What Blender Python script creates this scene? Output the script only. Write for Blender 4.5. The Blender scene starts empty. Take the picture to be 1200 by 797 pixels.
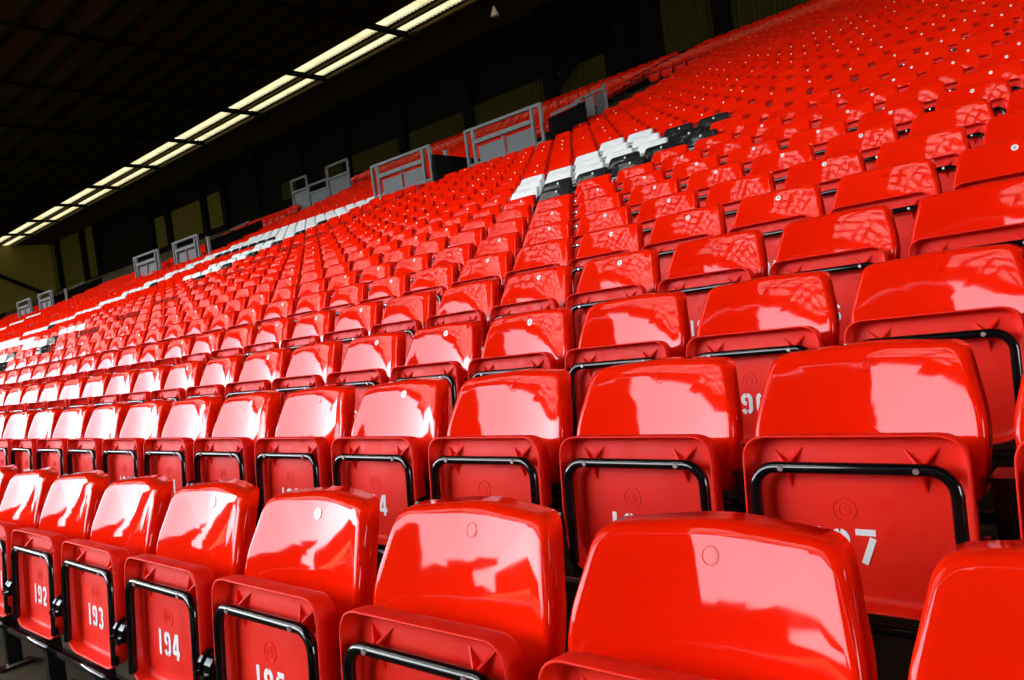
import bpy, math, random
import numpy as np
from mathutils import Vector, Matrix

random.seed(7)
rng = np.random.default_rng(7)
SC = bpy.context.scene
COL = SC.collection
Z0 = 0.76                      # height of a backrest badge above its tread

# ------------------------------------------------------------------ camera
PAN, PITCH, ROLL, FPX = 0.7331, -0.0187, -0.1328, 920.6
CAM = np.array([0.5659, -1.0137, 0.3728 + Z0])
fw = np.array([-math.sin(PAN) * math.cos(PITCH), math.cos(PAN) * math.cos(PITCH), math.sin(PITCH)])
r0 = np.array([math.cos(PAN), math.sin(PAN), 0.0])
u0 = np.cross(r0, fw)
rt = math.cos(ROLL) * r0 + math.sin(ROLL) * u0
up = -math.sin(ROLL) * r0 + math.cos(ROLL) * u0
cd = bpy.data.cameras.new("camera")
cd.sensor_fit = 'HORIZONTAL'
cd.sensor_width = 36.0
cd.lens = FPX / 1200 * 36
cd.clip_start = 0.02
cd.clip_end = 2000
cam = bpy.data.objects.new("camera", cd)
COL.objects.link(cam)
M = Matrix.Identity(4)
for i in range(3):
    M[i][0], M[i][1], M[i][2], M[i][3] = rt[i], up[i], -fw[i], CAM[i]
cam.matrix_world = M
SC.camera = cam

# ------------------------------------------------------------------ light
SUN_EL, SUN_AZ = math.radians(48), math.radians(20)     # azimuth measured from +Y towards +X
w = bpy.data.worlds.new("World")
SC.world = w
w.use_nodes = True
nt = w.node_tree
bg = nt.nodes['Background']
sky = nt.nodes.new('ShaderNodeTexSky')
sky.sky_type = 'NISHITA'
sky.sun_disc = False
sky.sun_elevation = SUN_EL
sky.sun_rotation = SUN_AZ
sky.air_density = 1.0
sky.dust_density = 3.0
mixc = nt.nodes.new('ShaderNodeMixRGB')
mixc.inputs[0].default_value = 0.75
mixc.inputs[2].default_value = (7.6, 7.9, 8.4, 1)          # even cloud layer
nt.links.new(sky.outputs[0], mixc.inputs[1])
nt.links.new(mixc.outputs[0], bg.inputs[0])
bg.inputs[1].default_value = 0.15
sl = bpy.data.lights.new("sun", 'SUN')
sl.energy = 1.2
sl.angle = math.radians(15)
sl.color = (1.0, 0.95, 0.87)
so = bpy.data.objects.new("sun", sl)
COL.objects.link(so)
sd = Vector((math.sin(SUN_AZ) * math.cos(SUN_EL), math.cos(SUN_AZ) * math.cos(SUN_EL), math.sin(SUN_EL)))
so.rotation_euler = sd.to_track_quat('Z', 'Y').to_euler()
so.location = (0, 0, 60)

SC.view_settings.view_transform = 'Standard'
SC.view_settings.look = 'None'
SC.view_settings.exposure = 3.7
SC.view_settings.gamma = 1.0
SC.render.engine = 'CYCLES'
SC.cycles.use_denoising = True
SC.cycles.max_bounces = 10
SC.cycles.diffuse_bounces = 5
SC.cycles.glossy_bounces = 4
SC.cycles.transmission_bounces = 6
SC.cycles.sample_clamp_indirect = 8.0


# ------------------------------------------------------------------ materials
def mat(name):
    m = bpy.data.materials.new(name)
    m.use_nodes = True
    t = m.node_tree
    return m, t, t.nodes['Principled BSDF']


def N(t, typ, **kw):
    n = t.nodes.new(typ)
    for k, v in kw.items():
        setattr(n, k, v)
    return n


def plastic(name, c0, c1, rough, spec=0.5):
    """Glossy moulded plastic: faded patches, fine dust in the gloss, slight waviness."""
    m, t, b = mat(name)
    geo = N(t, 'ShaderNodeNewGeometry')
    oi = N(t, 'ShaderNodeObjectInfo')
    vn = N(t, 'ShaderNodeTexNoise'); vn.inputs['Scale'].default_value = 1.3; vn.inputs['Detail'].default_value = 2
    t.links.new(geo.outputs['Position'], vn.inputs['Vector'])
    add = N(t, 'ShaderNodeMath', operation='ADD')
    mul = N(t, 'ShaderNodeMath', operation='MULTIPLY'); mul.inputs[1].default_value = 0.5
    t.links.new(oi.outputs['Random'], mul.inputs[0])
    t.links.new(mul.outputs[0], add.inputs[0]); t.links.new(vn.outputs[0], add.inputs[1])
    mr = N(t, 'ShaderNodeMapRange'); mr.inputs[1].default_value = 0.4; mr.inputs[2].default_value = 1.1
    t.links.new(add.outputs[0], mr.inputs[0])
    mx = N(t, 'ShaderNodeMixRGB'); mx.inputs[1].default_value = (*c0, 1); mx.inputs[2].default_value = (*c1, 1)
    t.links.new(mr.outputs[0], mx.inputs[0])
    t.links.new(mx.outputs[0], b.inputs['Base Color'])
    # dusty gloss
    dn = N(t, 'ShaderNodeTexNoise'); dn.inputs['Scale'].default_value = 22; dn.inputs['Detail'].default_value = 6
    dn.inputs['Roughness'].default_value = 0.7
    t.links.new(geo.outputs['Position'], dn.inputs['Vector'])
    rr = N(t, 'ShaderNodeMapRange'); rr.inputs[1].default_value = 0.35; rr.inputs[2].default_value = 0.75
    rr.inputs[3].default_value = rough * 0.8; rr.inputs[4].default_value = rough * 1.6
    t.links.new(dn.outputs[0], rr.inputs[0]); t.links.new(rr.outputs[0], b.inputs['Roughness'])
    # moulding waviness + grain
    w1 = N(t, 'ShaderNodeTexNoise'); w1.inputs['Scale'].default_value = 9; w1.inputs['Detail'].default_value = 1
    t.links.new(geo.outputs['Position'], w1.inputs['Vector'])
    bp = N(t, 'ShaderNodeBump'); bp.inputs['Strength'].default_value = 0.028; bp.inputs['Distance'].default_value = 0.012
    t.links.new(w1.outputs[0], bp.inputs['Height'])
    w2 = N(t, 'ShaderNodeTexNoise'); w2.inputs['Scale'].default_value = 420; w2.inputs['Detail'].default_value = 2
    t.links.new(geo.outputs['Position'], w2.inputs['Vector'])
    bp2 = N(t, 'ShaderNodeBump'); bp2.inputs['Strength'].default_value = 0.012; bp2.inputs['Distance'].default_value = 0.001
    t.links.new(w2.outputs[0], bp2.inputs['Height']); t.links.new(bp.outputs[0], bp2.inputs['Normal'])
    t.links.new(bp2.outputs[0], b.inputs['Normal'])
    b.inputs['IOR'].default_value = 1.5
    b.inputs['Specular IOR Level'].default_value = spec
    return m


def simple(name, col, rough, metal=0.0, noise=0.0, scale=8.0, bump=0.0):
    m, t, b = mat(name)
    b.inputs['Roughness'].default_value = rough
    b.inputs['Specular IOR Level'].default_value = 0.5 if rough < 0.5 else 0.05
    b.inputs['Metallic'].default_value = metal
    geo = N(t, 'ShaderNodeNewGeometry')
    n = N(t, 'ShaderNodeTexNoise'); n.inputs['Scale'].default_value = scale; n.inputs['Detail'].default_value = 6
    n.inputs['Roughness'].default_value = 0.65
    t.links.new(geo.outputs['Position'], n.inputs['Vector'])
    mx = N(t, 'ShaderNodeMixRGB')
    mx.inputs[1].default_value = (*[c * (1 - noise) for c in col], 1)
    mx.inputs[2].default_value = (*[min(1, c * (1 + noise)) for c in col], 1)
    t.links.new(n.outputs[0], mx.inputs[0]); t.links.new(mx.outputs[0], b.inputs['Base Color'])
    if bump:
        bp = N(t, 'ShaderNodeBump'); bp.inputs['Strength'].default_value = bump; bp.inputs['Distance'].default_value = 0.01
        t.links.new(n.outputs[0], bp.inputs['Height']); t.links.new(bp.outputs[0], b.inputs['Normal'])
    return m


def translucent(name, col, dirt):
    m = bpy.data.materials.new(name)
    m.use_nodes = True
    t = m.node_tree
    t.nodes.remove(t.nodes['Principled BSDF'])
    out = t.nodes['Material Output']
    geo = N(t, 'ShaderNodeNewGeometry')
    n = N(t, 'ShaderNodeTexNoise'); n.inputs['Scale'].default_value = 1.1; n.inputs['Detail'].default_value = 5
    t.links.new(geo.outputs['Position'], n.inputs['Vector'])
    rmp = N(t, 'ShaderNodeMapRange'); rmp.inputs[1].default_value = 0.5; rmp.inputs[2].default_value = 0.8
    t.links.new(n.outputs[0], rmp.inputs[0])
    mx = N(t, 'ShaderNodeMixRGB'); mx.inputs[1].default_value = (*col, 1); mx.inputs[2].default_value = (*dirt, 1)
    t.links.new(rmp.outputs[0], mx.inputs[0])
    tr = N(t, 'ShaderNodeBsdfTranslucent'); di = N(t, 'ShaderNodeBsdfDiffuse')
    t.links.new(mx.outputs[0], tr.inputs[0]); t.links.new(mx.outputs[0], di.inputs[0])
    ms = N(t, 'ShaderNodeMixShader'); ms.inputs[0].default_value = 0.25
    t.links.new(tr.outputs[0], ms.inputs[1]); t.links.new(di.outputs[0], ms.inputs[2])
    t.links.new(ms.outputs[0], out.inputs['Surface'])
    return m


RED = plastic('red_plastic', (0.78, 0.009, 0.0006), (0.86, 0.014, 0.0010), 0.048, 0.25)
WHITE = plastic('white_plastic', (0.76, 0.77, 0.75), (0.82, 0.82, 0.80), 0.2)
BLACK = plastic('black_plastic', (0.012, 0.012, 0.013), (0.022, 0.022, 0.024), 0.14)
RED_PAN = plastic('red_plastic_underside', (0.74, 0.009, 0.001), (0.84, 0.014, 0.002), 0.45, 0.2)
STEEL_BLACK = simple('black_gloss_steel', (0.003, 0.003, 0.0034), 0.10, 0, 0.3, 30)
SCREW = simple('zinc_screw', (0.72, 0.70, 0.66), 0.3, 0.9, 0.2, 200)
PAINT = simple('white_stencil_paint', (0.82, 0.80, 0.78), 0.6, 0, 0.12, 160)
BADGE_W = simple('white_badge', (0.80, 0.80, 0.74), 0.35, 0, 0.12, 90)
BADGE_G = simple('grey_badge_print', (0.34, 0.38, 0.36), 0.4, 0, 0.2, 300)
CONC = simple('dark_concrete', (0.060, 0.047, 0.029), 0.85, 0, 0.55, 7, 0.4)
ROOF_M = simple('dark_roof_lining', (0.030, 0.019, 0.011), 0.8, 0, 0.35, 0.8)
BEAM_M = simple('dark_beam_paint', (0.003, 0.003, 0.003), 0.85, 0, 0.3, 2)
WALL_M = simple('dark_wall_paint', (0.004, 0.0035, 0.003), 0.9, 0, 0.4, 1.5)
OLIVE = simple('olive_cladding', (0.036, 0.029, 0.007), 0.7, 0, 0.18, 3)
OLIVE_LIT = simple('lit_olive_cladding', (0.10, 0.082, 0.018), 0.7, 0, 0.2, 3)  # same cladding, the brighter light at the far end put into its colour
FASCIA = simple('brown_fascia', (0.16, 0.11, 0.06), 0.7, 0, 0.25, 3)
GREY = simple('grey_barrier_panel', (0.15, 0.16, 0.17), 0.55, 0, 0.1, 6)
GREY_L = simple('pale_grey_rail', (0.17, 0.17, 0.175), 0.5, 0, 0.1, 20)
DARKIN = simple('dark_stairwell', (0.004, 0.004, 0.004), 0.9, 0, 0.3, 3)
GRASS = simple('pitch_grass', (0.05, 0.12, 0.025), 0.9, 0, 0.4, 0.6)
LIGHT_T = translucent('rooflight_sheet', (0.125, 0.109, 0.060), (0.085, 0.068, 0.028))
FRONT_T = translucent('front_roof_sheet', (0.80, 0.77, 0.72), (0.55, 0.52, 0.48))


# ------------------------------------------------------------------ mesh helpers
class MB:
    """Collects vertices, faces and a material index per face."""
    def __init__(self):
        self.v, self.f, self.m = [], [], []

    def add(self, vs, fs, mi=0):
        o = len(self.v)
        self.v += [tuple(map(float, q)) for q in vs]
        self.f += [tuple(i + o for i in q) for q in fs]
        self.m += [mi] * len(fs)
        return self

    def box(self, a, b, mi=0):
        (x0, y0, z0), (x1, y1, z1) = a, b
        return self.add([(x0, y0, z0), (x1, y0, z0), (x1, y1, z0), (x0, y1, z0), (x0, y0, z1), (x1, y0, z1), (x1, y1, z1), (x0, y1, z1)],
                        [(0, 3, 2, 1), (4, 5, 6, 7), (0, 1, 5, 4), (1, 2, 6, 5), (2, 3, 7, 6), (3, 0, 4, 7)], mi)

    def tube(self, path, r, n=8, mi=0):
        P = [np.array(q, float) for q in path]
        rings = []
        for i, q in enumerate(P):
            d = P[min(i + 1, len(P) - 1)] - P[max(i - 1, 0)]
            d /= np.linalg.norm(d)
            a = np.array([0, 1, 0]) if abs(d[1]) < 0.9 else np.array([1, 0, 0])
            e1 = np.cross(d, a); e1 /= np.linalg.norm(e1)
            e2 = np.cross(d, e1)
            rings.append([q + r * (math.cos(t) * e1 + math.sin(t) * e2) for t in np.arange(n) * 2 * math.pi / n])
        vs = [x for ring in rings for x in ring]
        fs = [(i * n + j, i * n + (j + 1) % n, (i + 1) * n + (j + 1) % n, (i + 1) * n + j) for i in range(len(P) - 1) for j in range(n)]
        fs += [tuple(range(n - 1, -1, -1)), tuple((len(P) - 1) * n + j for j in range(n))]
        return self.add(vs, fs, mi)

    def bar(self, p0, p1, wd, mi=0):
        """Square bar between two points."""
        p0, p1 = np.array(p0, float), np.array(p1, float)
        d = (p1 - p0) / np.linalg.norm(p1 - p0)
        a = np.array([0, 0, 1]) if abs(d[2]) < 0.9 else np.array([0, 1, 0])
        e1 = np.cross(d, a); e1 /= np.linalg.norm(e1)
        e2 = np.cross(d, e1)
        h = wd / 2
        vs = [q + s1 * h * e1 + s2 * h * e2 for q in (p0, p1) for s1, s2 in ((-1, -1), (1, -1), (1, 1), (-1, 1))]
        return self.add(vs, [(3, 2, 1, 0), (4, 5, 6, 7), (0, 1, 5, 4), (1, 2, 6, 5), (2, 3, 7, 6), (3, 0, 4, 7)], mi)

    def mesh(self, name, mats, smooth=False, flip=False):
        me = bpy.data.meshes.new(name)
        me.from_pydata(self.v, [], [q[::-1] for q in self.f] if flip else self.f)
        for q in mats if isinstance(mats, (list, tuple)) else [mats]:
            me.materials.append(q)
        me.polygons.foreach_set('material_index', self.m)
        if smooth:
            me.polygons.foreach_set('use_smooth', [True] * len(self.f))
        me.update()
        return me


def obj(name, me, parent=None, loc=None):
    o = bpy.data.objects.new(name, me)
    COL.objects.link(o)
    if parent is not None:
        o.parent = parent
    if loc is not None:
        o.location = loc
    return o


def tag(o, label=None, cat=None, group=None, kind=None):
    for k, v in (('label', label), ('category', cat), ('group', group), ('kind', kind)):
        if v:
            o[k] = v
    return o


def thing(name, label, cat, loc=(0, 0, 0), group=None):
    return tag(obj(name, None, None, loc), label, cat, group)


# ------------------------------------------------------------------ the rake of the stand
D, S = 0.702, 0.50
ZR = [0, .190, .375, .597, .820, 1.035, 1.259, 1.484, 1.710, 1.938, 2.166, 2.394]
while len(ZR) < 16: ZR.append(ZR[-1] + .258)
while len(ZR) < 20: ZR.append(ZR[-1] + .262)
while len(ZR) < 26: ZR.append(ZR[-1] + .275)
while len(ZR) < 41: ZR.append(ZR[-1] + .288)
NROW = 40
XL, XR = -88.5, 5.2            # ends of the stand
WALL_Y = 28.8
ROOF_Z = 15.0 + Z0


def row_y(r): return (r - 1) * D
def row_z(r): return ZR[r - 1]                 # tread height (badge height minus Z0)


def project(P):
    d = np.asarray(P, float) - CAM
    z = d @ fw
    return np.stack([600 + FPX * (d @ rt) / z, 398.5 - FPX * (d @ up) / z, z], -1)


BAYS = [0.0, -16.2, -32.25, -48.4]             # offsets of the stairwell bays along the stand


WELLS = [(-13.6, -10.3), (-29.7, -26.6), (-45.3, -42.5), (-61.8, -58.9)]
AISLES = [169, 170, 137, 136, 105, 104, 73, 72, 202, 203]


def in_well(x, r):
    return r >= 20 and r <= 33 and any(a < x < c for a, c in WELLS)


# terrace of concrete steps
mb = MB()
for r in range(1, NROW + 1):
    y0, y1, z = row_y(r) - D + 0.10, row_y(r) + 0.10, row_z(r)
    if r == 1: y0 = -1.7
    segs = [(XL, XR)]
    if r >= 20:
        cuts = []
        if r <= 33: cuts = list(WELLS)
        cuts.sort()
        segs, x = [], XL
        for a, c in cuts:
            segs.append((x, a)); x = c
        segs.append((x, XR))
    zb = -0.6 if r == 1 else row_z(r - 1) - 0.25
    for a, c in segs:
        mb.box((a, y0, zb), (c, y1, z))
tag(obj('terrace_steps', mb.mesh('terrace_steps', CONC)), kind='structure')

# low front wall and the ground around the pitch
mb = MB().box((XL, -1.95, -0.6), (XR, -1.72, 0.25))
tag(obj('pitch_side_wall', mb.mesh('pitch_side_wall', CONC)), 'low dark concrete wall in front of the first row', 'wall')
mb = MB().add([(-700, -900, -0.62), (700, -900, -0.62), (700, 700, -0.62), (-700, 700, -0.62)], [(0, 1, 2, 3)])
tag(obj('ground', mb.mesh('ground', CONC)), kind='structure')
mb = MB().add([(-95, -78, -0.61), (12, -78, -0.61), (12, -6, -0.61), (-95, -6, -0.61)], [(0, 1, 2, 3)])
tag(obj('grass_pitch', mb.mesh('grass_pitch', GRASS)), kind='structure')

# scraps of litter on the first tread
for k, (lx, ly, lab) in enumerate(((-2.86, -0.62, 'small pale paper scrap on the floor under the front row'), (-2.62, -0.70, 'torn pale wrapper on the dark floor before seat 192'))):
    n = 9
    P = [(0.035 * (0.7 + 0.5 * random.random()) * math.cos(a), 0.02 * (0.7 + 0.5 * random.random()) * math.sin(a), 0.002 + 0.012 * random.random()) for a in np.arange(n) * 2 * math.pi / n]
    mb = MB().add(P + [(0, 0, 0.016)] + [(x, y, 0.0005) for x, y, z in P], [(i, (i + 1) % n, n) for i in range(n)] + [(i, n + 1 + i, n + 1 + (i + 1) % n, (i + 1) % n) for i in range(n)])
    tag(obj('litter_scrap', mb.mesh('litter_scrap', BADGE_W), None, (lx, ly, 0.004)), lab, 'litter')

# ------------------------------------------------------------------ rear wall
H = Z0
wall = thing('rear_wall', 'black rear wall with olive corrugated cladding panels behind the top row', 'wall', (0, WALL_Y, 0))
mb = MB().box((XL - 0.6, 0.06, 6.0), (XR + 60, 0.3, ROOF_Z + .1))
obj('wall_face', mb.mesh('wall_face', WALL_M), wall)


def corrugated(x0, x1, z0, z1, pitch=0.2, dep=0.035):
    m = MB()
    n = max(2, int((x1 - x0) / pitch * 2))
    xs = np.linspace(x0, x1, 2 * n + 1)
    ys = [(-dep if (i // 2) % 2 else 0.0) for i in range(len(xs))]
    vs = [(x, y, z) for z in (z0, z1) for x, y in zip(xs, ys)]
    k = len(xs)
    m.add(vs, [(i, i + 1, k + i + 1, k + i) for i in range(k - 1)])
    return m


PANELS = [(-15.6, -13.3, 10.6, 15.0), (-12.6, -8.2, 10.5, 15.0), (-7.6, -3.4, 10.5, 15.0), (-21.3, -18.6, 10.6, 11.75), (-26.8, -22.1, 10.6, 11.75), (-31.9, -27.4, 10.6, 11.7),
          (-37.2, -32.8, 10.6, 11.7), (-40.1, -38.0, 10.6, 11.6), (-45.0, -43.2, 10.6, 11.7),
          (-64.1, -62.1, 10.5, 13.0), (-61.0, -56.0, 10.5, 13.0), (-55.0, -53.0, 10.5, 13.0),
          (-88.3, -87.0, 10.2, 14.9), (-85.6, -80.4, 10.0, 14.9), (-78.9, -77.0, 10.2, 14.9)]
for x0, x1, z0, z1 in PANELS:
    obj('cladding_panel', corrugated(x0, x1, z0 + H, z1 + H).mesh('cladding_panel', OLIVE if x0 > -50 else OLIVE_LIT), wall)
colm = MB().box((-0.3, -0.22, 8.0), (0.3, 0.05, ROOF_Z - 0.002)).mesh('wall_column', BEAM_M)
for x in (-86.3, -79.65, -76.3, -64.8, -61.55, -55.5, -52.4, -48.0, -42.4, -37.6, -32.35, -27.1, -21.7, -17.6, -12.95, -7.9):
    obj('wall_column', colm, wall, (x, 0, 0))
obj('diagonal_brace', MB().bar((-21.4, -0.3, 10.9 + H), (-17.9, -0.3, 13.2 + H), 0.28).mesh('diagonal_brace', BEAM_M), wall)

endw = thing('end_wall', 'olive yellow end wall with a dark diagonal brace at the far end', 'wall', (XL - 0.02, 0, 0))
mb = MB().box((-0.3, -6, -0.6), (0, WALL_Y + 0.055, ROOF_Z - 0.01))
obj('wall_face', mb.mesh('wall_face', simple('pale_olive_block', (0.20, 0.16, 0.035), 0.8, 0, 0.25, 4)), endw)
obj('diagonal_brace', MB().bar((0.15, 20.0, 16.0 + H - 2.0), (0.15, 27.7, 9.9 + H), 0.32).mesh('diagonal_brace', BEAM_M), endw)

# ------------------------------------------------------------------ roof with its rooflights
roof = thing('stand_roof', 'black boarded roof over the stand with two lines of glowing rooflights', 'roof', (0, 0, ROOF_Z))
YF, YT = -17.0, -5.0            # front edge of the roof; the front part up to YT is clad in translucent sheet
STRIPS = [(23.25, 23.98), (24.5, 25.15)]
xa, xb = XL - 0.35, XR + 40
mb = MB()
for y0, y1 in ((YT, STRIPS[0][0]), (STRIPS[0][1], STRIPS[1][0]), (STRIPS[1][1], WALL_Y + 0.3)):
    mb.box((xa, y0, 0), (xb, y1, 0.25))
obj('roof_deck', mb.mesh('roof_deck', ROOF_M), roof)
obj('fascia', MB().box((xa, 25.3, -0.14), (xb, 25.5, -0.002)).mesh('fascia', FASCIA), roof)
obj('fascia', MB().box((xa, 24.12, -0.10), (xb, 24.36, -0.002)).mesh('fascia', FASCIA), roof)
PER = 6.86
XB0 = -12.36 * 24.3 / 11.0
pane = corrugated(0.09, PER - 0.09, 0, 1, 0.26, 0.05)
for y0, y1 in STRIPS:
    m2 = MB()
    m2.add([(x, y0 + (y1 - y0) * z, 0.06 + y * 0.8) for x, y, z in pane.v], pane.f)
    pm = m2.mesh('rooflight_pane', LIGHT_T)
    k = -9
    while XB0 + k * PER < xb:
        x = XB0 + k * PER
        if x > XL - PER * 0.3: obj('rooflight_pane', pm, roof, (x, 0, 0))
        k += 1
tr = MB().box((-0.14, STRIPS[0][0] - 0.3, -0.16), (0.14, STRIPS[1][1] + 0.2, 0.04)).mesh('glazing_bar', BEAM_M)
for k in range(-9, 12):
    x = XB0 + k * PER
    if XL < x < xb: obj('glazing_bar', tr, roof, (x, 0, 0))
pur = MB().box((xa, -0.07, -0.22), (xb, 0.07, -0.004)).mesh('purlin', BEAM_M)
for i, y in enumerate(np.arange(-4.5, 22.8, 1.25)):
    obj('purlin', pur, roof, (0, y, 0))
raf = MB().box((-0.05, YT + 0.4, -0.10), (0.05, STRIPS[0][0] - 0.4, -0.006)).mesh('rafter', BEAM_M)
for k in range(-12, 12):
    x = XB0 + k * PER
    if XL < x < xb: obj('rafter', raf, roof, (x, 0, 0))
# translucent front part, carried on dark beams
obj('translucent_sheet', MB().box((xa, YF, 0.02), (-7.5, YT, 0.05)).mesh('translucent_sheet', FRONT_T), roof)
obj('roof_deck', MB().box((-7.49, YF, 0.02), (xb, YT - .01, 0.05)).mesh('roof_deck', ROOF_M), roof)
fb = MB()
for y in np.arange(YF, YT + 0.1, 2.5): fb.box((xa, y - 0.30, -0.25), (xb, y + 0.30, 0.0))
for k in range(-24, 24):
    x = XB0 + k * PER / 2
    if xa < x < xb: fb.box((x - 0.33, YF, -0.5), (x + 0.33, YT, -0.26))
obj('front_beam', fb.mesh('front_beam', BEAM_M), roof)
obj('sky_baffle', MB().box((xa, YF - 0.5, -2.3), (xb, YF - 0.1, 0.6)).mesh('sky_baffle', BEAM_M), roof)  # deep unseen board added to cut sky light reaching the rear rows

# ------------------------------------------------------------------ the far side of the ground (seen in the glossy seats)
opp = thing('opposite_stand', 'dark roofed stand across the pitch behind the camera', 'stand', (0, -82, 0))
mb = MB()
for i in range(30): mb.box((-125, -i * 1.2 - 1.2, -0.6), (70, -i * 1.2, i * 0.33))
obj('terrace', mb.mesh('terrace', simple('far_red_seating', (0.35, 0.01, 0.01), 0.6, 0, 0.3, 2)), opp)
obj('roof', MB().box((-125, -36, 14), (70, 2, 15.5)).mesh('roof', BEAM_M), opp)
obj('back_wall', MB().box((-125, -37, -0.6), (70, -36, 14)).mesh('back_wall', WALL_M), opp)
obj('upper_block', MB().box((-20, -36, 15.5), (70, 1.5, 19)).mesh('upper_block', WALL_M), opp)
blocker = thing('reflection_blocker', 'unseen dark block added to darken the seat reflections beside the first row', 'stand', (0, -20, 0))  # invented block out of view, darkens one side of the seat reflections
obj('dark_body', MB().box((-9, -60, -0.6), (50, 0, 15)).mesh('dark_body', WALL_M), blocker)
endb = thing('far_end_stand', 'dark stand at the far end of the pitch', 'stand', (-125, -40, 0))
obj('dark_body', MB().box((-20, -45, -0.6), (0, 32, 9)).mesh('dark_body', WALL_M), endb)

# ------------------------------------------------------------------ stairwells and their barriers
for bi, b in enumerate(BAYS):
    nm = ['nearest', 'second', 'third', 'farthest'][bi]
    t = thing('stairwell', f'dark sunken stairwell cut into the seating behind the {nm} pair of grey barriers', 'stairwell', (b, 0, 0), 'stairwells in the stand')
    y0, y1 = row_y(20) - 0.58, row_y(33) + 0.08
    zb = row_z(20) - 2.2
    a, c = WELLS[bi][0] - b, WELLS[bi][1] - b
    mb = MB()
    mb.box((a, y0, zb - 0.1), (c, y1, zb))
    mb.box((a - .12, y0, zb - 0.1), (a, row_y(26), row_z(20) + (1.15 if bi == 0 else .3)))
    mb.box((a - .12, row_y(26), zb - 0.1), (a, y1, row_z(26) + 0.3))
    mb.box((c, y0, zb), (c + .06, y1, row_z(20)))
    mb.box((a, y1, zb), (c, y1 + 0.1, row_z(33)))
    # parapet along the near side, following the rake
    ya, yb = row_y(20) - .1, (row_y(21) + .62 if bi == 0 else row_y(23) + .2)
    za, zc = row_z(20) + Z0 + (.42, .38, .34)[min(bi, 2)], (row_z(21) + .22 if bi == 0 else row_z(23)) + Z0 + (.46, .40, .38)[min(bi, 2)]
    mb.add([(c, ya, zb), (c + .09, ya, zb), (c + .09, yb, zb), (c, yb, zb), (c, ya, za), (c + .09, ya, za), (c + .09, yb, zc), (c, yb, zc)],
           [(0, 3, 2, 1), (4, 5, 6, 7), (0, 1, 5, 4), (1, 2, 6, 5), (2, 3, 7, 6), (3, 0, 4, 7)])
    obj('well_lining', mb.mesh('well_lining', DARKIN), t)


def barrier(x0, x1, y, z, h, label, ret=True, mat_p=GREY, mat_r=GREY_L, lip=0.19):
    """Grey panelled crowd barrier: outer hoop, two inner posts, top rail, two panels."""
    t = thing('crowd_barrier', label, 'barrier', (x0, y, z), 'grey barriers at the stairwells')
    W = x1 - x0
    tw = 0.07
    mb = MB().bar((tw / 2, 0, -0.55), (tw / 2, 0, h), tw)
    mb.bar((0.0, 0, h + tw / 2 - 0.002), (W, 0, h + tw / 2 - 0.002), tw)
    mb.bar((W - tw / 2, 0, -0.55), (W - tw / 2, 0, h), tw)
    obj('hoop_rail', mb.mesh('hoop_rail', mat_r), t)
    a, c = lip * W * 0.62, W - lip * W * 0.62
    for x in (a, c):
        obj('inner_post', MB().bar((x, -0.01, -0.9), (x, -0.01, h - 0.005), tw * 1.1).mesh('inner_post', mat_r), t)
    ph = h * 0.66
    obj('mid_rail', MB().bar((a + 0.05, 0.0, ph), (c - 0.05, 0.0, ph), tw * 1.5).mesh('mid_rail', mat_r), t)
    m = (a + c) / 2
    obj('mid_post', MB().bar((m, 0.0, -0.5), (m, 0.0, ph - 0.07), tw * 0.7).mesh('mid_post', mat_r), t)
    for p0, p1 in ((a + 0.09, m - 0.06), (m + 0.06, c - 0.09)):
        obj('panel', MB().box((p0, 0.03, -0.5), (p1, 0.05, ph - 0.12)).mesh('panel', mat_p), t)
    obj('kick_rail', MB().bar((tw, 0, 0.03), (W - tw, 0, 0.03), tw).mesh('kick_rail', mat_r), t)
    return t


GY = row_y(20) - 0.05
GZ = 4.40 + Z0
NMS = ['nearest', 'second', 'third', 'farthest']
for bi, b in enumerate(BAYS[:3]):
    dz = (0, -0.06, -0.12)[bi]
    ga, gb = [((-16.75, -14.28), (-12.98, -10.48)), ((-32.82, -30.5), (-29.2, -27.15)), ((-48.3, -46.0), (-44.8, -42.75))][bi]
    barrier(gb[0], gb[1], GY, GZ + dz, 0.86, f'pale grey panelled barrier, right one of the {NMS[bi]} pair above the seats')
    barrier(ga[0], ga[1], GY, GZ + dz, 0.86, f'pale grey panelled barrier, left one of the {NMS[bi]} pair above the seats')
    t = thing('rail_post', f'slim pale grey post beside the dark stairwell of the {NMS[bi]} barrier pair', 'post', ((-13.72, -26.42, -40.9)[bi], GY, GZ - 0.6), 'slim stairwell posts')
    obj('post', MB().bar((0, 0, -0.4), (0, 0, 1.2), 0.09).mesh('post', GREY_L), t)
    obj('cap', MB().box((-0.06, -0.06, 1.2), (0.06, 0.06, 1.23)).mesh('cap', GREY_L), t)
    t = thing('handrail', f'thin pale handrail on the dark stairwell wall behind the {NMS[bi]} barrier pair', 'handrail', (b, 0, 0), 'stairwell handrails')
    c = WELLS[bi][1] - b + .045
    (ra, rb), h0 = [((20.0, 21.7), .48), ((21.4, 22.5), .43), ((21.0, 22.0), .42)][bi]
    f = lambda r: (c, (r - 1) * D, np.interp(r - 1, range(len(ZR)), ZR) + Z0 + h0 + .03)
    obj('rail', MB().bar(f(ra), f(rb), 0.06).mesh('rail', GREY_L), t)
    for r in (ra + .1, rb - .1):
        q = f(r)
        obj('bracket', MB().bar((q[0], q[1], q[2] - .25), (q[0], q[1], q[2] - .032), 0.04).mesh('bracket', BEAM_M), t)


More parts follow.
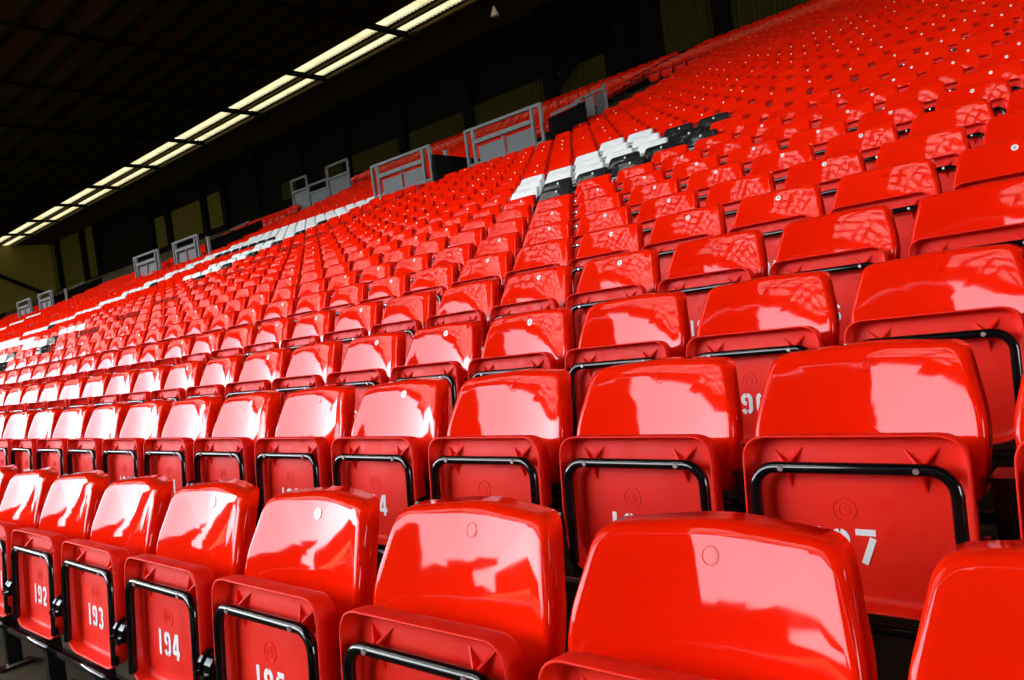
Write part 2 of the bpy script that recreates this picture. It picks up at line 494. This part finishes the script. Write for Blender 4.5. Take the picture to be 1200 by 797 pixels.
def upper_barrier(x0, x1, y, z, label):
    t = thing('upper_barrier', label, 'barrier', (x0, y, z), 'darker barriers high in the stand')
    W = x1 - x0
    q = W * 0.29
    for a, c, h in ((0, q, 1.45), (q, W - q * 1.25, 0.95), (W - q * 1.25, W, 1.45)):
        obj('frame', MB().bar((a + .04, 0, -0.6), (a + .04, 0, h), .08).bar((c - .04, 0, -0.6), (c - .04, 0, h), .08).bar((a, 0, h), (c, 0, h), .08)
            .bar((a + .08, 0, h * .62), (c - .08, 0, h * .62), .09).mesh('frame', GREY), t)
        obj('panel', MB().box((a + .1, .03, -0.6), (c - .1, .05, h * .58)).mesh('panel', GREY), t)
    return t


upper_barrier(-31.27, -26.8, 20.36, 7.0 + Z0, 'grey three part barrier standing far up among the darker seats')
t = thing('steel_gate', 'dark grey gate with a white panel beside the stairwell below the rear wall', 'gate', (-14.55, 20.36, 7.0 + Z0))
obj('frame', MB().bar((.04, 0, -0.8), (.04, 0, .4), .08).bar((1.22, 0, -0.8), (1.22, 0, .62), .08).bar((0.0, 0, .4), (1.26, 0, .48), .07).mesh('frame', GREY), t)
obj('panel', MB().box((.1, .02, -0.5), (.42, .05, .34)).mesh('panel', simple('dark_grey_steel', (.10, .10, .10), .6)), t)
obj('panel', MB().box((.82, .02, -0.5), (1.16, .05, .38)).mesh('panel', bpy.data.materials['dark_grey_steel']), t)
tag(obj('door_leaf', MB().box((.46, -.02, -0.25), (.78, .0, .38)).mesh('door_leaf', GREY_L), t), 'white door panel')

# ------------------------------------------------------------------ lamps hung under the rooflights
for x, lab in ((XB0 + 0.25, 'nearest'), (XB0 - 2 * PER + .25, 'second'), (XB0 - 4 * PER + .25, 'third'), (XB0 - 6 * PER + .25, 'fourth')):
    t = thing('floodlight', f'small black floodlight hung at the rooflight edge, {lab} from the front', 'lamp', (x, 24.95, ROOF_Z - .02), 'floodlights under the rooflights')
    obj('bracket', MB().bar((0, 0, 0), (0, 0, -.35), .05).bar((0, 0, -.3), (.75, 0, -.3), .04).mesh('bracket', BEAM_M), t)
    for k, xx in enumerate((0.05, .8)):
        h = MB()
        n = 10
        h.add([(xx + rr * math.cos(a), -.0 + rr * math.sin(a), zz) for zz, rr in ((-.3, .06), (-.42, .16), (-.6, .2)) for a in np.arange(n) * 2 * math.pi / n],
              [(i * n + j, i * n + (j + 1) % n, (i + 1) * n + (j + 1) % n, (i + 1) * n + j) for i in range(2) for j in range(n)] + [tuple(range(2 * n, 3 * n))])
        obj('lamp_head', h.mesh('lamp_head', BEAM_M), t)
t = thing('pendant_horn', 'small white cone loudspeaker hanging beside the rooflights', 'speaker', (-22.2, 26.0, ROOF_Z))
obj('cable', MB().bar((0, 0, -.001), (0, 0, -.5), .03).mesh('cable', BEAM_M), t)
n = 12
h = MB().add([(rr * math.cos(a), rr * math.sin(a), zz) for zz, rr in ((-.42, .04), (-.6, .09), (-.85, .2)) for a in np.arange(n) * 2 * math.pi / n],
             [(i * n + j, i * n + (j + 1) % n, (i + 1) * n + (j + 1) % n, (i + 1) * n + j) for i in range(2) for j in range(n)] + [tuple(range(2 * n, 3 * n))])
obj('cone', h.mesh('cone', BADGE_W, True), t)


# ------------------------------------------------------------------ the seats
def rounded(corners, n):
    """Closed outline through corners (x, z, radius), n points spread over the arcs and sides."""
    pts = []
    k = len(corners)
    for i in range(k):
        p = np.array(corners[i][:2]); a = np.array(corners[i - 1][:2]); c = np.array(corners[(i + 1) % k][:2])
        R = corners[i][2]
        d1 = (a - p) / np.linalg.norm(a - p); d2 = (c - p) / np.linalg.norm(c - p)
        half = math.acos(np.clip(d1 @ d2, -1, 1)) / 2
        tl = R / math.tan(half)
        s, e = p + d1 * tl, p + d2 * tl
        m = max(2, n // k)
        for j in range(m):
            u = j / (m - 1)
            q = (1 - u) ** 2 * s + 2 * u * (1 - u) * p + u ** 2 * e
            pts.append(q)
    return np.array(pts)


def back_surf(x, z):
    return 0.36 * z + 0.55 * z * z - (0.044 - 0.03 * z) * (x / 0.22) ** 2


def rings_to_mesh(m, rings, close_first=None, close_last=None, mi=0):
    n = len(rings[0])
    vs = [q for r in rings for q in r]
    fs = [(i * n + j, i * n + (j + 1) % n, (i + 1) * n + (j + 1) % n, (i + 1) * n + j) for i in range(len(rings) - 1) for j in range(n)]
    if close_last is not None:
        vs.append(close_last); c = len(vs) - 1; b = (len(rings) - 1) * n
        fs += [(b + j, b + (j + 1) % n, c) for j in range(n)]
    if close_first is not None:
        vs.append(close_first); c = len(vs) - 1
        fs += [((j + 1) % n, j, c) for j in range(n)]
    return m.add(vs, fs, mi)


BC = np.array([0.0, -0.11])
B_OUT = [(-0.210, -0.265, .04), (-0.230, -0.12, .25), (-0.193, 0.035, .042), (0.0, 0.046, .8), (0.193, 0.035, .042), (0.230, -0.12, .25), (0.210, -0.265, .04)]


def backrest(n, roll, inner, flange=0.055, closed=True):
    o = rounded(B_OUT, n)
    R, RY = 0.018, 0.019

    def ring(inset, yo, s=1.0):
        out = []
        for q in o:
            d = q - BC; L = np.linalg.norm(d)
            p = BC + d * max(0.02, (1 - inset / L)) * s
            out.append((p[0], back_surf(p[0], p[1]) + yo, p[1]))
        return out
    rs = []
    if closed:
        rs += [ring(0.012, 0.012), ring(0.007, flange - 0.001), ring(-0.002, flange)]
    else:
        rs += [ring(-0.002, flange)]
    for a in np.linspace(0, math.pi / 2, roll):
        rs.append(ring(R * (1 - math.cos(a)), RY * (1 - math.sin(a))))
    for f in np.linspace(1, 0, inner + 1)[1:-1]:
        rs.append(ring(R, 0.0, f))
    m = MB()
    rings_to_mesh(m, rs, close_first=(BC[0], back_surf(*BC) + 0.012, BC[1]) if closed else None, close_last=(BC[0], back_surf(*BC), BC[1]))
    return m


PAN_Y, PAN_T = -0.172, math.tan(math.radians(5))
P_OUT = [(-0.198, -0.452, .09), (-0.212, -0.30, .3), (-0.210, -0.118, .052), (0.210, -0.118, .052), (0.212, -0.30, .3), (0.198, -0.452, .09)]
PC = np.array([0.0, -0.28])


def pan_pt(x, y, z): return (x, PAN_Y + y + (z + 0.118) * PAN_T, z)


def seat_pan(n, lod=0):
    o = rounded(P_OUT, n)

    def ring(inset, yo, s=1.0):
        out = []
        for q in o:
            d = q - PC; L = np.linalg.norm(d)
            p = PC + d * (1 - inset / L) * s
            out.append(pan_pt(p[0], yo, p[1]))
        return out
    m = MB()
    if lod == 0:
        rs = [ring(0.02, 0.064, .5), ring(0.02, 0.06), ring(0.006, 0.052), ring(0.0, 0.040), ring(-0.004, 0.004), ring(-0.003, 0.0), ring(0.0015, 0.0), ring(0.003, 0.004), ring(0.005, 0.030), ring(0.010, 0.037), ring(0.022, 0.0385), ring(0.05, 0.036), ring(0.08, .0345), ring(0.08, .0320, .5)]
    elif lod == 1:
        rs = [ring(0.01, 0.058), ring(0.0, 0.040), ring(-0.004, 0.0), ring(0.003, 0.0), ring(0.008, 0.036)]
    else:
        rs = [ring(0.005, 0.055), ring(-0.004, 0.0), ring(0.008, 0.036)]
    rings_to_mesh(m, rs, close_first=pan_pt(0, .064 if lod == 0 else .058, PC[1]), close_last=pan_pt(0, .0315 if lod == 0 else .030, PC[1]))
    return m


def arc(cx, cz, R, a0, a1, n=6):
    return [(cx + R * math.cos(math.radians(a)), cz + R * math.sin(math.radians(a))) for a in np.linspace(a0, a1, n)]


BARZ, BX = -0.180, 0.188
tube_path = [(-BX - .002, -0.43)] + [(-BX - .002, -0.30)] + arc(-BX + .043, BARZ - .045, .045, 180, 90) + arc(BX - .043, BARZ - .045, .045, 90, 0) + [(BX + .002, -0.30), (BX + .002, -0.43)]
TUBE_ME = MB().tube([pan_pt(x, 0.002, z) for x, z in tube_path], 0.0120, 12).mesh('tube_frame', STEEL_BLACK, True)


def fins(side):
    m = MB()
    for sx in (side,):
        cx, cz = sx * 0.128, BARZ
        for dx, dz in ((-0.042, 0.042), (0.042, 0.046), (0.006, -0.075)):
            L = math.hypot(dx, dz); nx, nz = -dz / L * .0022, dx / L * .0022
            A = [pan_pt(cx + s * nx, 0.012, cz + s * nz) for s in (-1, 1)]
            B = [pan_pt(cx + s * nx, 0.046, cz + s * nz) for s in (-1, 1)]
            T = [pan_pt(cx + dx + s * nx, 0.046, cz + dz + s * nz) for s in (-1, 1)]
            m.add([A[0], B[0], T[0], A[1], B[1], T[1]], [(0, 1, 2), (5, 4, 3), (0, 2, 5, 3), (0, 3, 4, 1)])
    return m


FIN_ME = [fins(q).mesh('gusset', RED_PAN) for q in (-1, 1)]


def disc(m, cx, y, cz, R, n, mi=0, ff=None, th=0.0015):
    ff = ff or (lambda x, yy, z: (x, yy, z))
    vs = [ff(cx + R * math.cos(a), y, cz + R * math.sin(a)) for a in np.arange(n) * 2 * math.pi / n] + \
         [ff(cx + R * math.cos(a), y + th, cz + R * math.sin(a)) for a in np.arange(n) * 2 * math.pi / n]
    m.add(vs, [tuple(range(n))] + [(j, n + j, n + (j + 1) % n, (j + 1) % n) for j in range(n)], mi)
    return m


def annulus(m, cx, y, cz, Ra, Rb, n, mi=0, ff=None):
    vs = [ff(cx + R * math.cos(a), yy, cz + R * math.sin(a)) for R, yy in ((Rb + .0014, y + .002), (Rb, y - .0012), (Ra, y - .0012), (Ra - .0014, y + .002)) for a in np.arange(n) * 2 * math.pi / n]
    m.add(vs, [(i * n + j, i * n + (j + 1) % n, (i + 1) * n + (j + 1) % n, (i + 1) * n + j) for i in range(3) for j in range(n)], mi)
    return m


SCREW_ME = MB()
for sx in (-1, 1): disc(SCREW_ME, sx * 0.128, -0.003, BARZ, .0058, 8, ff=pan_pt, th=.004)
SCREW_ME = SCREW_ME.mesh('screw_head', SCREW)
SCREW1 = disc(MB(), 0, -0.0028, 0, .0058, 8, th=.004).mesh('screw_head', SCREW)

med = MB()
annulus(med, -.022, .0316, -0.268, .0215, .0235, 28, ff=pan_pt)
annulus(med, -.022, .0316, -0.268, .0105, .0120, 20, ff=pan_pt)
disc(med, -.022, .0300, -0.268, .004, 8, ff=pan_pt, th=.003)
MED_ME = med.mesh('embossed_medallion', RED_PAN, False)


def bpt(x, y, z): return (x, back_surf(x, z) + y, z)


BADGE_RED = disc(annulus(MB(), 0, 0.0, 0, .0125, .0138, 24, ff=bpt), 0, -0.0008, 0, .0112, 24, ff=bpt).mesh('badge', RED)
bw = disc(MB(), 0, -0.0018, 0, .0128, 24, 0, ff=bpt, th=.004)
disc(bw, 0.0, -0.0024, 0.001, .0062, 7, 1, ff=bpt, th=.001)
BADGE_WHITE = bw.mesh('badge', [BADGE_W, BADGE_G])

# supports: stanchion between neighbours, hinge discs, rail
st = MB()
st.box((0.232, -0.115, -Z0 + .012), (0.268, -0.06, -0.215))
st.box((0.215, -0.15, -Z0), (0.285, -0.02, -Z0 + .012))
st.box((0.228, -0.118, -0.214), (0.272, -0.03, -0.205))
STAN_ME = st.mesh('stanchion', STEEL_BLACK)
HINGE_ME = []
for x0, x1 in ((-.247, -.219), (.219, .2315)):
    hg = MB()
    nn = 14
    vs = [(x, -0.168 + .036 * math.cos(a), -0.335 + .036 * math.sin(a)) for x in (x0, x1) for a in np.arange(nn) * 2 * math.pi / nn]
    hg.add(vs, [(j, (j + 1) % nn, nn + (j + 1) % nn, nn + j) for j in range(nn)] + [tuple(range(nn - 1, -1, -1)), tuple(range(nn, 2 * nn))])
    hg.box((x0 + .004, -0.215, -0.353), (x1 - .004, -0.10, -0.338))
    HINGE_ME.append(hg.mesh('hinge', STEEL_BLACK))
RAIL_ME = MB().tube([(-.25, -.205, -.478), (.25, -.205, -.478)], .013, 8).tube([(-.25, -.075, -.29), (.25, -.075, -.29)], .012, 8).mesh('support_rail', STEEL_BLACK, True)
RAIL_LO = MB().tube([(-.25, -.205, -.478), (.25, -.205, -.478)], .013, 5).box((0.232, -0.115, -Z0), (0.268, -0.06, -0.215)).mesh('support_frame', STEEL_BLACK)

BACK = {}
PANM = {}
back_hi = backrest(56, 6, 7)
back_mid = backrest(35, 3, 3)
pan_hi = seat_pan(48, 0)
pan_mid = seat_pan(24, 1)
for nm, m in (('red', RED), ('white', WHITE), ('black', BLACK)):
    BACK[nm] = (back_hi.mesh('backrest', m, True), back_mid.mesh('backrest', m, True))
    pm = RED_PAN if nm == 'red' else m
    PANM[nm] = (pan_hi.mesh('seat_pan', pm, True), pan_mid.mesh('seat_pan', pm, True))


# stencilled digits -------------------------------------------------
def ell(cx, cy, rx, ry, a0, a1, n=9):
    return [(cx + rx * math.cos(math.radians(a)), cy + ry * math.sin(math.radians(a))) for a in np.linspace(a0, a1, n)]


G = {
    '0': [ell(.28, .5, .19, .4, 100, 260), ell(.28, .5, .19, .4, 80, -80)],
    '1': [[(.28, 0), (.28, 1)]],
    '2': [ell(.28, .71, .19, .19, 165, 0) + [(.44, .56), (.14, .22)], [(.06, .1), (.5, .1)]],
    '3': [ell(.25, .73, .2, .18, 150, -75), ell(.25, .29, .21, .2, 75, -150)],
    '4': [[(.40, 0), (.40, 1)], [(.31, .96), (.06, .36)], [(0, .27), (.32, .27)], [(.48, .27), (.58, .27)]],
    '5': [[(.12, .9), (.5, .9)], [(.12, .8), (.1, .56)], ell(.25, .32, .21, .23, 115, -150)],
    '6': [ell(.28, .3, .19, .2, 80, -80), ell(.28, .3, .19, .2, -100, -180) + [(.09, .7)] + ell(.29, .7, .2, .2, 180, 110), ell(.29, .7, .2, .2, 75, 20, 5)],
    '7': [[(0, .92), (.58, .92)], [(.5, .76), (.2, 0)]],
    '8': [ell(.28, .73, .17, .18, 100, 260), ell(.28, .73, .17, .18, 80, -80), ell(.28, .29, .2, .2, 105, 255), ell(.28, .29, .2, .2, 75, -75)],
    '9': [ell(.28, .7, .19, .2, 100, 260), ell(.28, .7, .19, .2, 80, 0) + [(.47, .3)] + ell(.27, .3, .2, .2, 0, -70), ell(.27, .3, .2, .2, -105, -160, 5)],
}


def number_mesh(s):
    m = MB()
    h, th, pitch = 0.066, 0.0062, 0.049
    txt = str(s)
    for i, ch in enumerate(txt):
        ox = (i - (len(txt) - 1) / 2) * pitch - 0.28 * h + (0.006 if ch == '1' else 0)
        for pl in G[ch]:
            P = np.array(pl) * h
            for k in range(len(P) - 1):
                a, b = P[k], P[k + 1]
                d = (b - a) / np.linalg.norm(b - a); nrm = np.array([-d[1], d[0]]) * th
                e = d * (0.0012 if len(P) > 2 else 0)
                q = [a - e - nrm, b + e - nrm, b + e + nrm, a - e + nrm]
                m.add([pan_pt(x + ox - 0.035, .0312 - 0.00002 * k, z - 0.371) for x, z in q], [(0, 1, 2, 3)])
    return m.mesh('seat_number', PAINT)


NUM = {}

# colours of the seats that pick out letters in the stand ------------
WHITES = {(12, 184), (11, 185), (10, 186), (12, 185), (11, 186), (13, 185), (12, 186), (11, 187), (13, 186), (12, 187), (14, 186), (13, 187), (12, 188), (14, 185)}
BLACKS = {(10, 187), (9, 188), (10, 188), (11, 188), (10, 189), (11, 189), (13, 188), (12, 189), (11, 190), (13, 189)}
FARW, FARB = set(), set()


def stroke(pts, dn=1, th=2):
    for (r0_, s0), (r1_, s1) in zip(pts[:-1], pts[1:]):
        k = max(abs(s1 - s0), 1) * 2
        for i in range(k + 1):
            u = i / k
            r, s = r0_ + (r1_ - r0_) * u, round(s0 + (s1 - s0) * u)
            for j in range(th):
                FARW.add((round(r) - j, s))
            for j in range(dn):
                FARB.add((round(r) - th - j, s))


def block(rows, cols, target):
    for r in rows:
        for c_ in cols: target.add((r, c_))


block(range(18, 21), range(150, 165), FARW)
block(range(9, 19), range(149, 153), FARW)
block(range(7, 9), range(152, 160), FARW)
block(range(13, 18), range(160, 164), FARW)
block(range(6, 9), range(163, 166), FARW)
block(range(13, 18), range(117, 121), FARW)
block((10, 14), (153,), FARB)
block(range(12, 17), (164,), FARB)
block((17,), range(153, 165), FARB)
block((6, 7), (166,), FARB)
FARB -= FARW

seats = []
for r in range(1, NROW + 1):
    for s in range(22, 207):
        x = (s - 197) * S
        if x < XL + .3 or x > XR - .3 or in_well(x, r) or (s in AISLES) or (r >= 24 and x < -35.5) or (r >= 31 and x < -32.5): continue
        c = 'red'
        if (r, s) in WHITES or (r, s) in FARW: c = 'white'
        elif (r, s) in BLACKS or (r, s) in FARB: c = 'black'
        seats.append((r, s, c))
A = np.array([((s - 197) * S, row_y(r), row_z(r) + Z0) for r, s, _ in seats])
cnr = np.array([[-.21, 0, .03], [.21, 0, .03], [-.21, -.05, -.2], [.21, -.05, -.2], [-.2, -.17, -.2], [.2, -.17, -.2], [-.2, -.19, -.42], [.2, -.19, -.42]])
pc = project(A[:, None, :] + cnr[None])
infront = pc[..., 2].min(1) > 0.15
uv = pc[..., :2]
vis_c = ((uv[..., 0] > 0) & (uv[..., 0] < 1200) & (uv[..., 1] > 0) & (uv[..., 1] < 797)).any(1) & infront
wpx = np.abs(uv[:, 1, 0] - uv[:, 0, 0]); hpx = np.abs(uv[:, 2, 1] - uv[:, 0, 1])
area = np.where(vis_c, wpx * hpx, 0)
order = np.argsort(-area)
single = set(int(i) for i in order[:300])

ORD = ['', 'front', 'second', 'third', 'fourth', 'fifth', 'sixth', 'seventh', 'eighth', 'ninth', 'tenth', 'eleventh', 'twelfth', 'thirteenth', 'fourteenth', 'fifteenth', 'sixteenth',
       'seventeenth', 'eighteenth', 'nineteenth', 'twentieth']
TENS = {2: ('twenty', 'twentieth'), 3: ('thirty', 'thirtieth'), 4: ('forty', 'fortieth'), 5: ('fifty', 'fiftieth'), 6: ('sixty', 'sixtieth')}


def ordn(n):
    if n == 1: return 'first'
    if n <= 20: return ORD[n]
    t, u = divmod(n, 10)
    return TENS[t][1] if u == 0 else TENS[t][0] + '-' + ordn(u)


rank = {}
for r in range(1, NROW + 1):
    k = 0
    for i in sorted((i for i in range(len(seats)) if seats[i][0] == r and vis_c[i]), key=lambda i: -seats[i][1]):
        k += 1
        rank[i] = k

FIXED_BADGE = {(1, 194): 1, (1, 195): 1, (1, 196): 0, (1, 197): 0, (2, 194): 1, (2, 195): 0, (2, 196): 0, (2, 197): 0, (3, 194): 1, (3, 195): 0, (3, 196): 0, (3, 197): 0, (4, 193): 1, (4, 194): 1,
               (4, 195): 0, (4, 196): 0, (5, 193): 1, (5, 194): 1, (5, 195): 1, (5, 196): 0, (5, 197): 1, (6, 193): 1, (6, 192): 1, (7, 192): 1, (7, 193): 1, (7, 194): 1, (7, 195): 1, (8, 196): 1, (9, 196): 1,
               (9, 194): 1, (10, 196): 1, (12, 195): 1, (13, 194): 1, (14, 194): 1, (14, 195): 1, (15, 194): 1, (16, 193): 1, (16, 194): 1, (16, 195): 1, (1, 198): 0, (1, 193): 0, (1, 192): 0, (1, 191): 0, (2, 198): 0}

CNAME = {'red': 'glossy red', 'white': 'white', 'black': 'black'}
jit = rng.normal(0, 1, (len(seats), 4))
badge_rand = rng.random(len(seats))
nonsingle = []
for i, (r, s, c) in enumerate(seats):
    if i not in single:
        nonsingle.append(i)
        continue
    lod = 0 if area[i] > 900 else 1
    rowtxt = 'front row' if r == 1 else f'{ordn(r)} row up'
    lab = f'{CNAME[c]} tip-up seat, {rowtxt}, {ordn(rank[i])} from the right edge'
    if r == 1 and s in (192, 193, 194, 195):
        lab = f'{CNAME[c]} tip-up seat stencilled {s} in the front row, {ordn(rank[i])} from the right'
    root = thing('stadium_seat', lab, 'seat', tuple(A[i]), 'red tip-up seats' if c == 'red' else f'{c} tip-up seats')
    root.rotation_euler = (0, 0, math.radians(float(jit[i, 0]) * 0.5))
    root.location.x += float(jit[i, 1]) * 0.002 - (0.016 if r == 1 else 0.0)
    b = obj('backrest', BACK[c][lod], root)
    b.rotation_euler = (math.radians(float(jit[i, 2]) * 0.7), 0, 0)
    wb = FIXED_BADGE.get((r, s), 1 if badge_rand[i] < 0.5 else 0)
    obj('badge', BADGE_WHITE if wb else BADGE_RED if c == 'red' else BADGE_WHITE, b)
    pn = obj('seat_pan', PANM[c][lod], root)
    if lod == 0:
        for q in FIN_ME: obj('gusset', q, pn)
        if s not in NUM: NUM[s] = number_mesh(s)
        obj('seat_number', NUM[s], pn)
        obj('embossed_medallion', MED_ME, pn)
        tf = obj('tube_frame', TUBE_ME, root)
        for sx in (-1, 1): obj('screw_head', SCREW1, tf, pan_pt(sx * .128, -0.0095, BARZ))
        for q in HINGE_ME: obj('hinge', q, root)
        obj('stanchion', STAN_ME, root)
        obj('support_rail', RAIL_ME, root)
    else:
        obj('tube_frame', TUBE_ME, root)
        obj('support_frame', RAIL_LO, root)


# the rest of the seats: joined into one mass per colour -------------
def arrays(m):
    """Triangulated arrays of an MB."""
    v = np.array(m.v, np.float32)
    tr_ = []
    mi = []
    for f, k in zip(m.f, m.m):
        for j in range(1, len(f) - 1):
            tr_.append((f[0], f[j], f[j + 1])); mi.append(k)
    return v, np.array(tr_, np.int32), np.array(mi, np.int32)


def proto(nb, roll, inner, np_, lod, closed, bdg):
    m = MB()
    a = backrest(nb, roll, inner, closed=closed)
    m.add(a.v, a.f, 0)
    a = seat_pan(np_, lod)
    m.add(a.v, a.f, 1)
    m.box((-.15, PAN_Y - .012, BARZ - .01), (.15, PAN_Y + .012, BARZ + .01), 2)
    m.box((-.25, -.215, -.49), (.25, -.195, -.465), 2)
    m.box((.235, -.11, -Z0), (.265, -.06, -.215), 2)
    if bdg: disc(m, 0, -.002, 0, .0135, 6, 3, ff=bpt, th=.001)
    return arrays(m)


PR = {(lod, bd): proto(*((28, 3, 2, 18, 1, True) if lod == 1 else (14, 2, 1, 12, 2, False)), bd) for lod in (1, 2) for bd in (0, 1)}
for c in ('red', 'white', 'black'):
    V, F, MI, off = [], [], [], 0
    for i in nonsingle:
        r, s, cc = seats[i]
        if cc != c: continue
        lod = 1 if np.linalg.norm(A[i] - CAM) < 21 else 2
        v, f, mi = PR[(lod, 1 if badge_rand[i] < (0.38 if lod == 1 else 0.06) else 0)]
        a = math.radians(float(jit[i, 0]) * 0.6); t_ = math.radians(float(jit[i, 2]) * 0.9)
        Rz = np.array([[math.cos(a), -math.sin(a), 0], [math.sin(a), math.cos(a), 0], [0, 0, 1]])
        Rx = np.array([[1, 0, 0], [0, math.cos(t_), -math.sin(t_)], [0, math.sin(t_), math.cos(t_)]])
        V.append(v @ (Rz @ Rx).T.astype(np.float32) + A[i].astype(np.float32)); F.append(f + off); MI.append(mi); off += len(v)
    if not V: continue
    V, F, MI = np.concatenate(V), np.concatenate(F), np.concatenate(MI)
    me = bpy.data.meshes.new('far_seats')
    me.vertices.add(len(V)); me.vertices.foreach_set('co', V.ravel())
    me.loops.add(F.size); me.loops.foreach_set('vertex_index', F.ravel())
    me.polygons.add(len(F)); me.polygons.foreach_set('loop_start', np.arange(0, F.size, 3, dtype=np.int32))
    me.polygons.foreach_set('material_index', MI)
    me.polygons.foreach_set('use_smooth', np.ones(len(F), bool))
    for m in ({'red': RED, 'white': WHITE, 'black': BLACK}[c], {'red': RED_PAN, 'white': WHITE, 'black': BLACK}[c], STEEL_BLACK, BADGE_W): me.materials.append(m)
    me.update(); me.validate()
    o = obj('distant_seats', me)
    tag(o, {'red': 'mass of small red seats filling the rows farther up the stand', 'white': 'line of white seats running far across the red stand',
            'black': 'black seats edging the far white line in the red stand'}[c], 'seats', None, 'stuff')
    print('stuff', c, len(F))
print('singles', len(single), 'objects', len(bpy.data.objects))
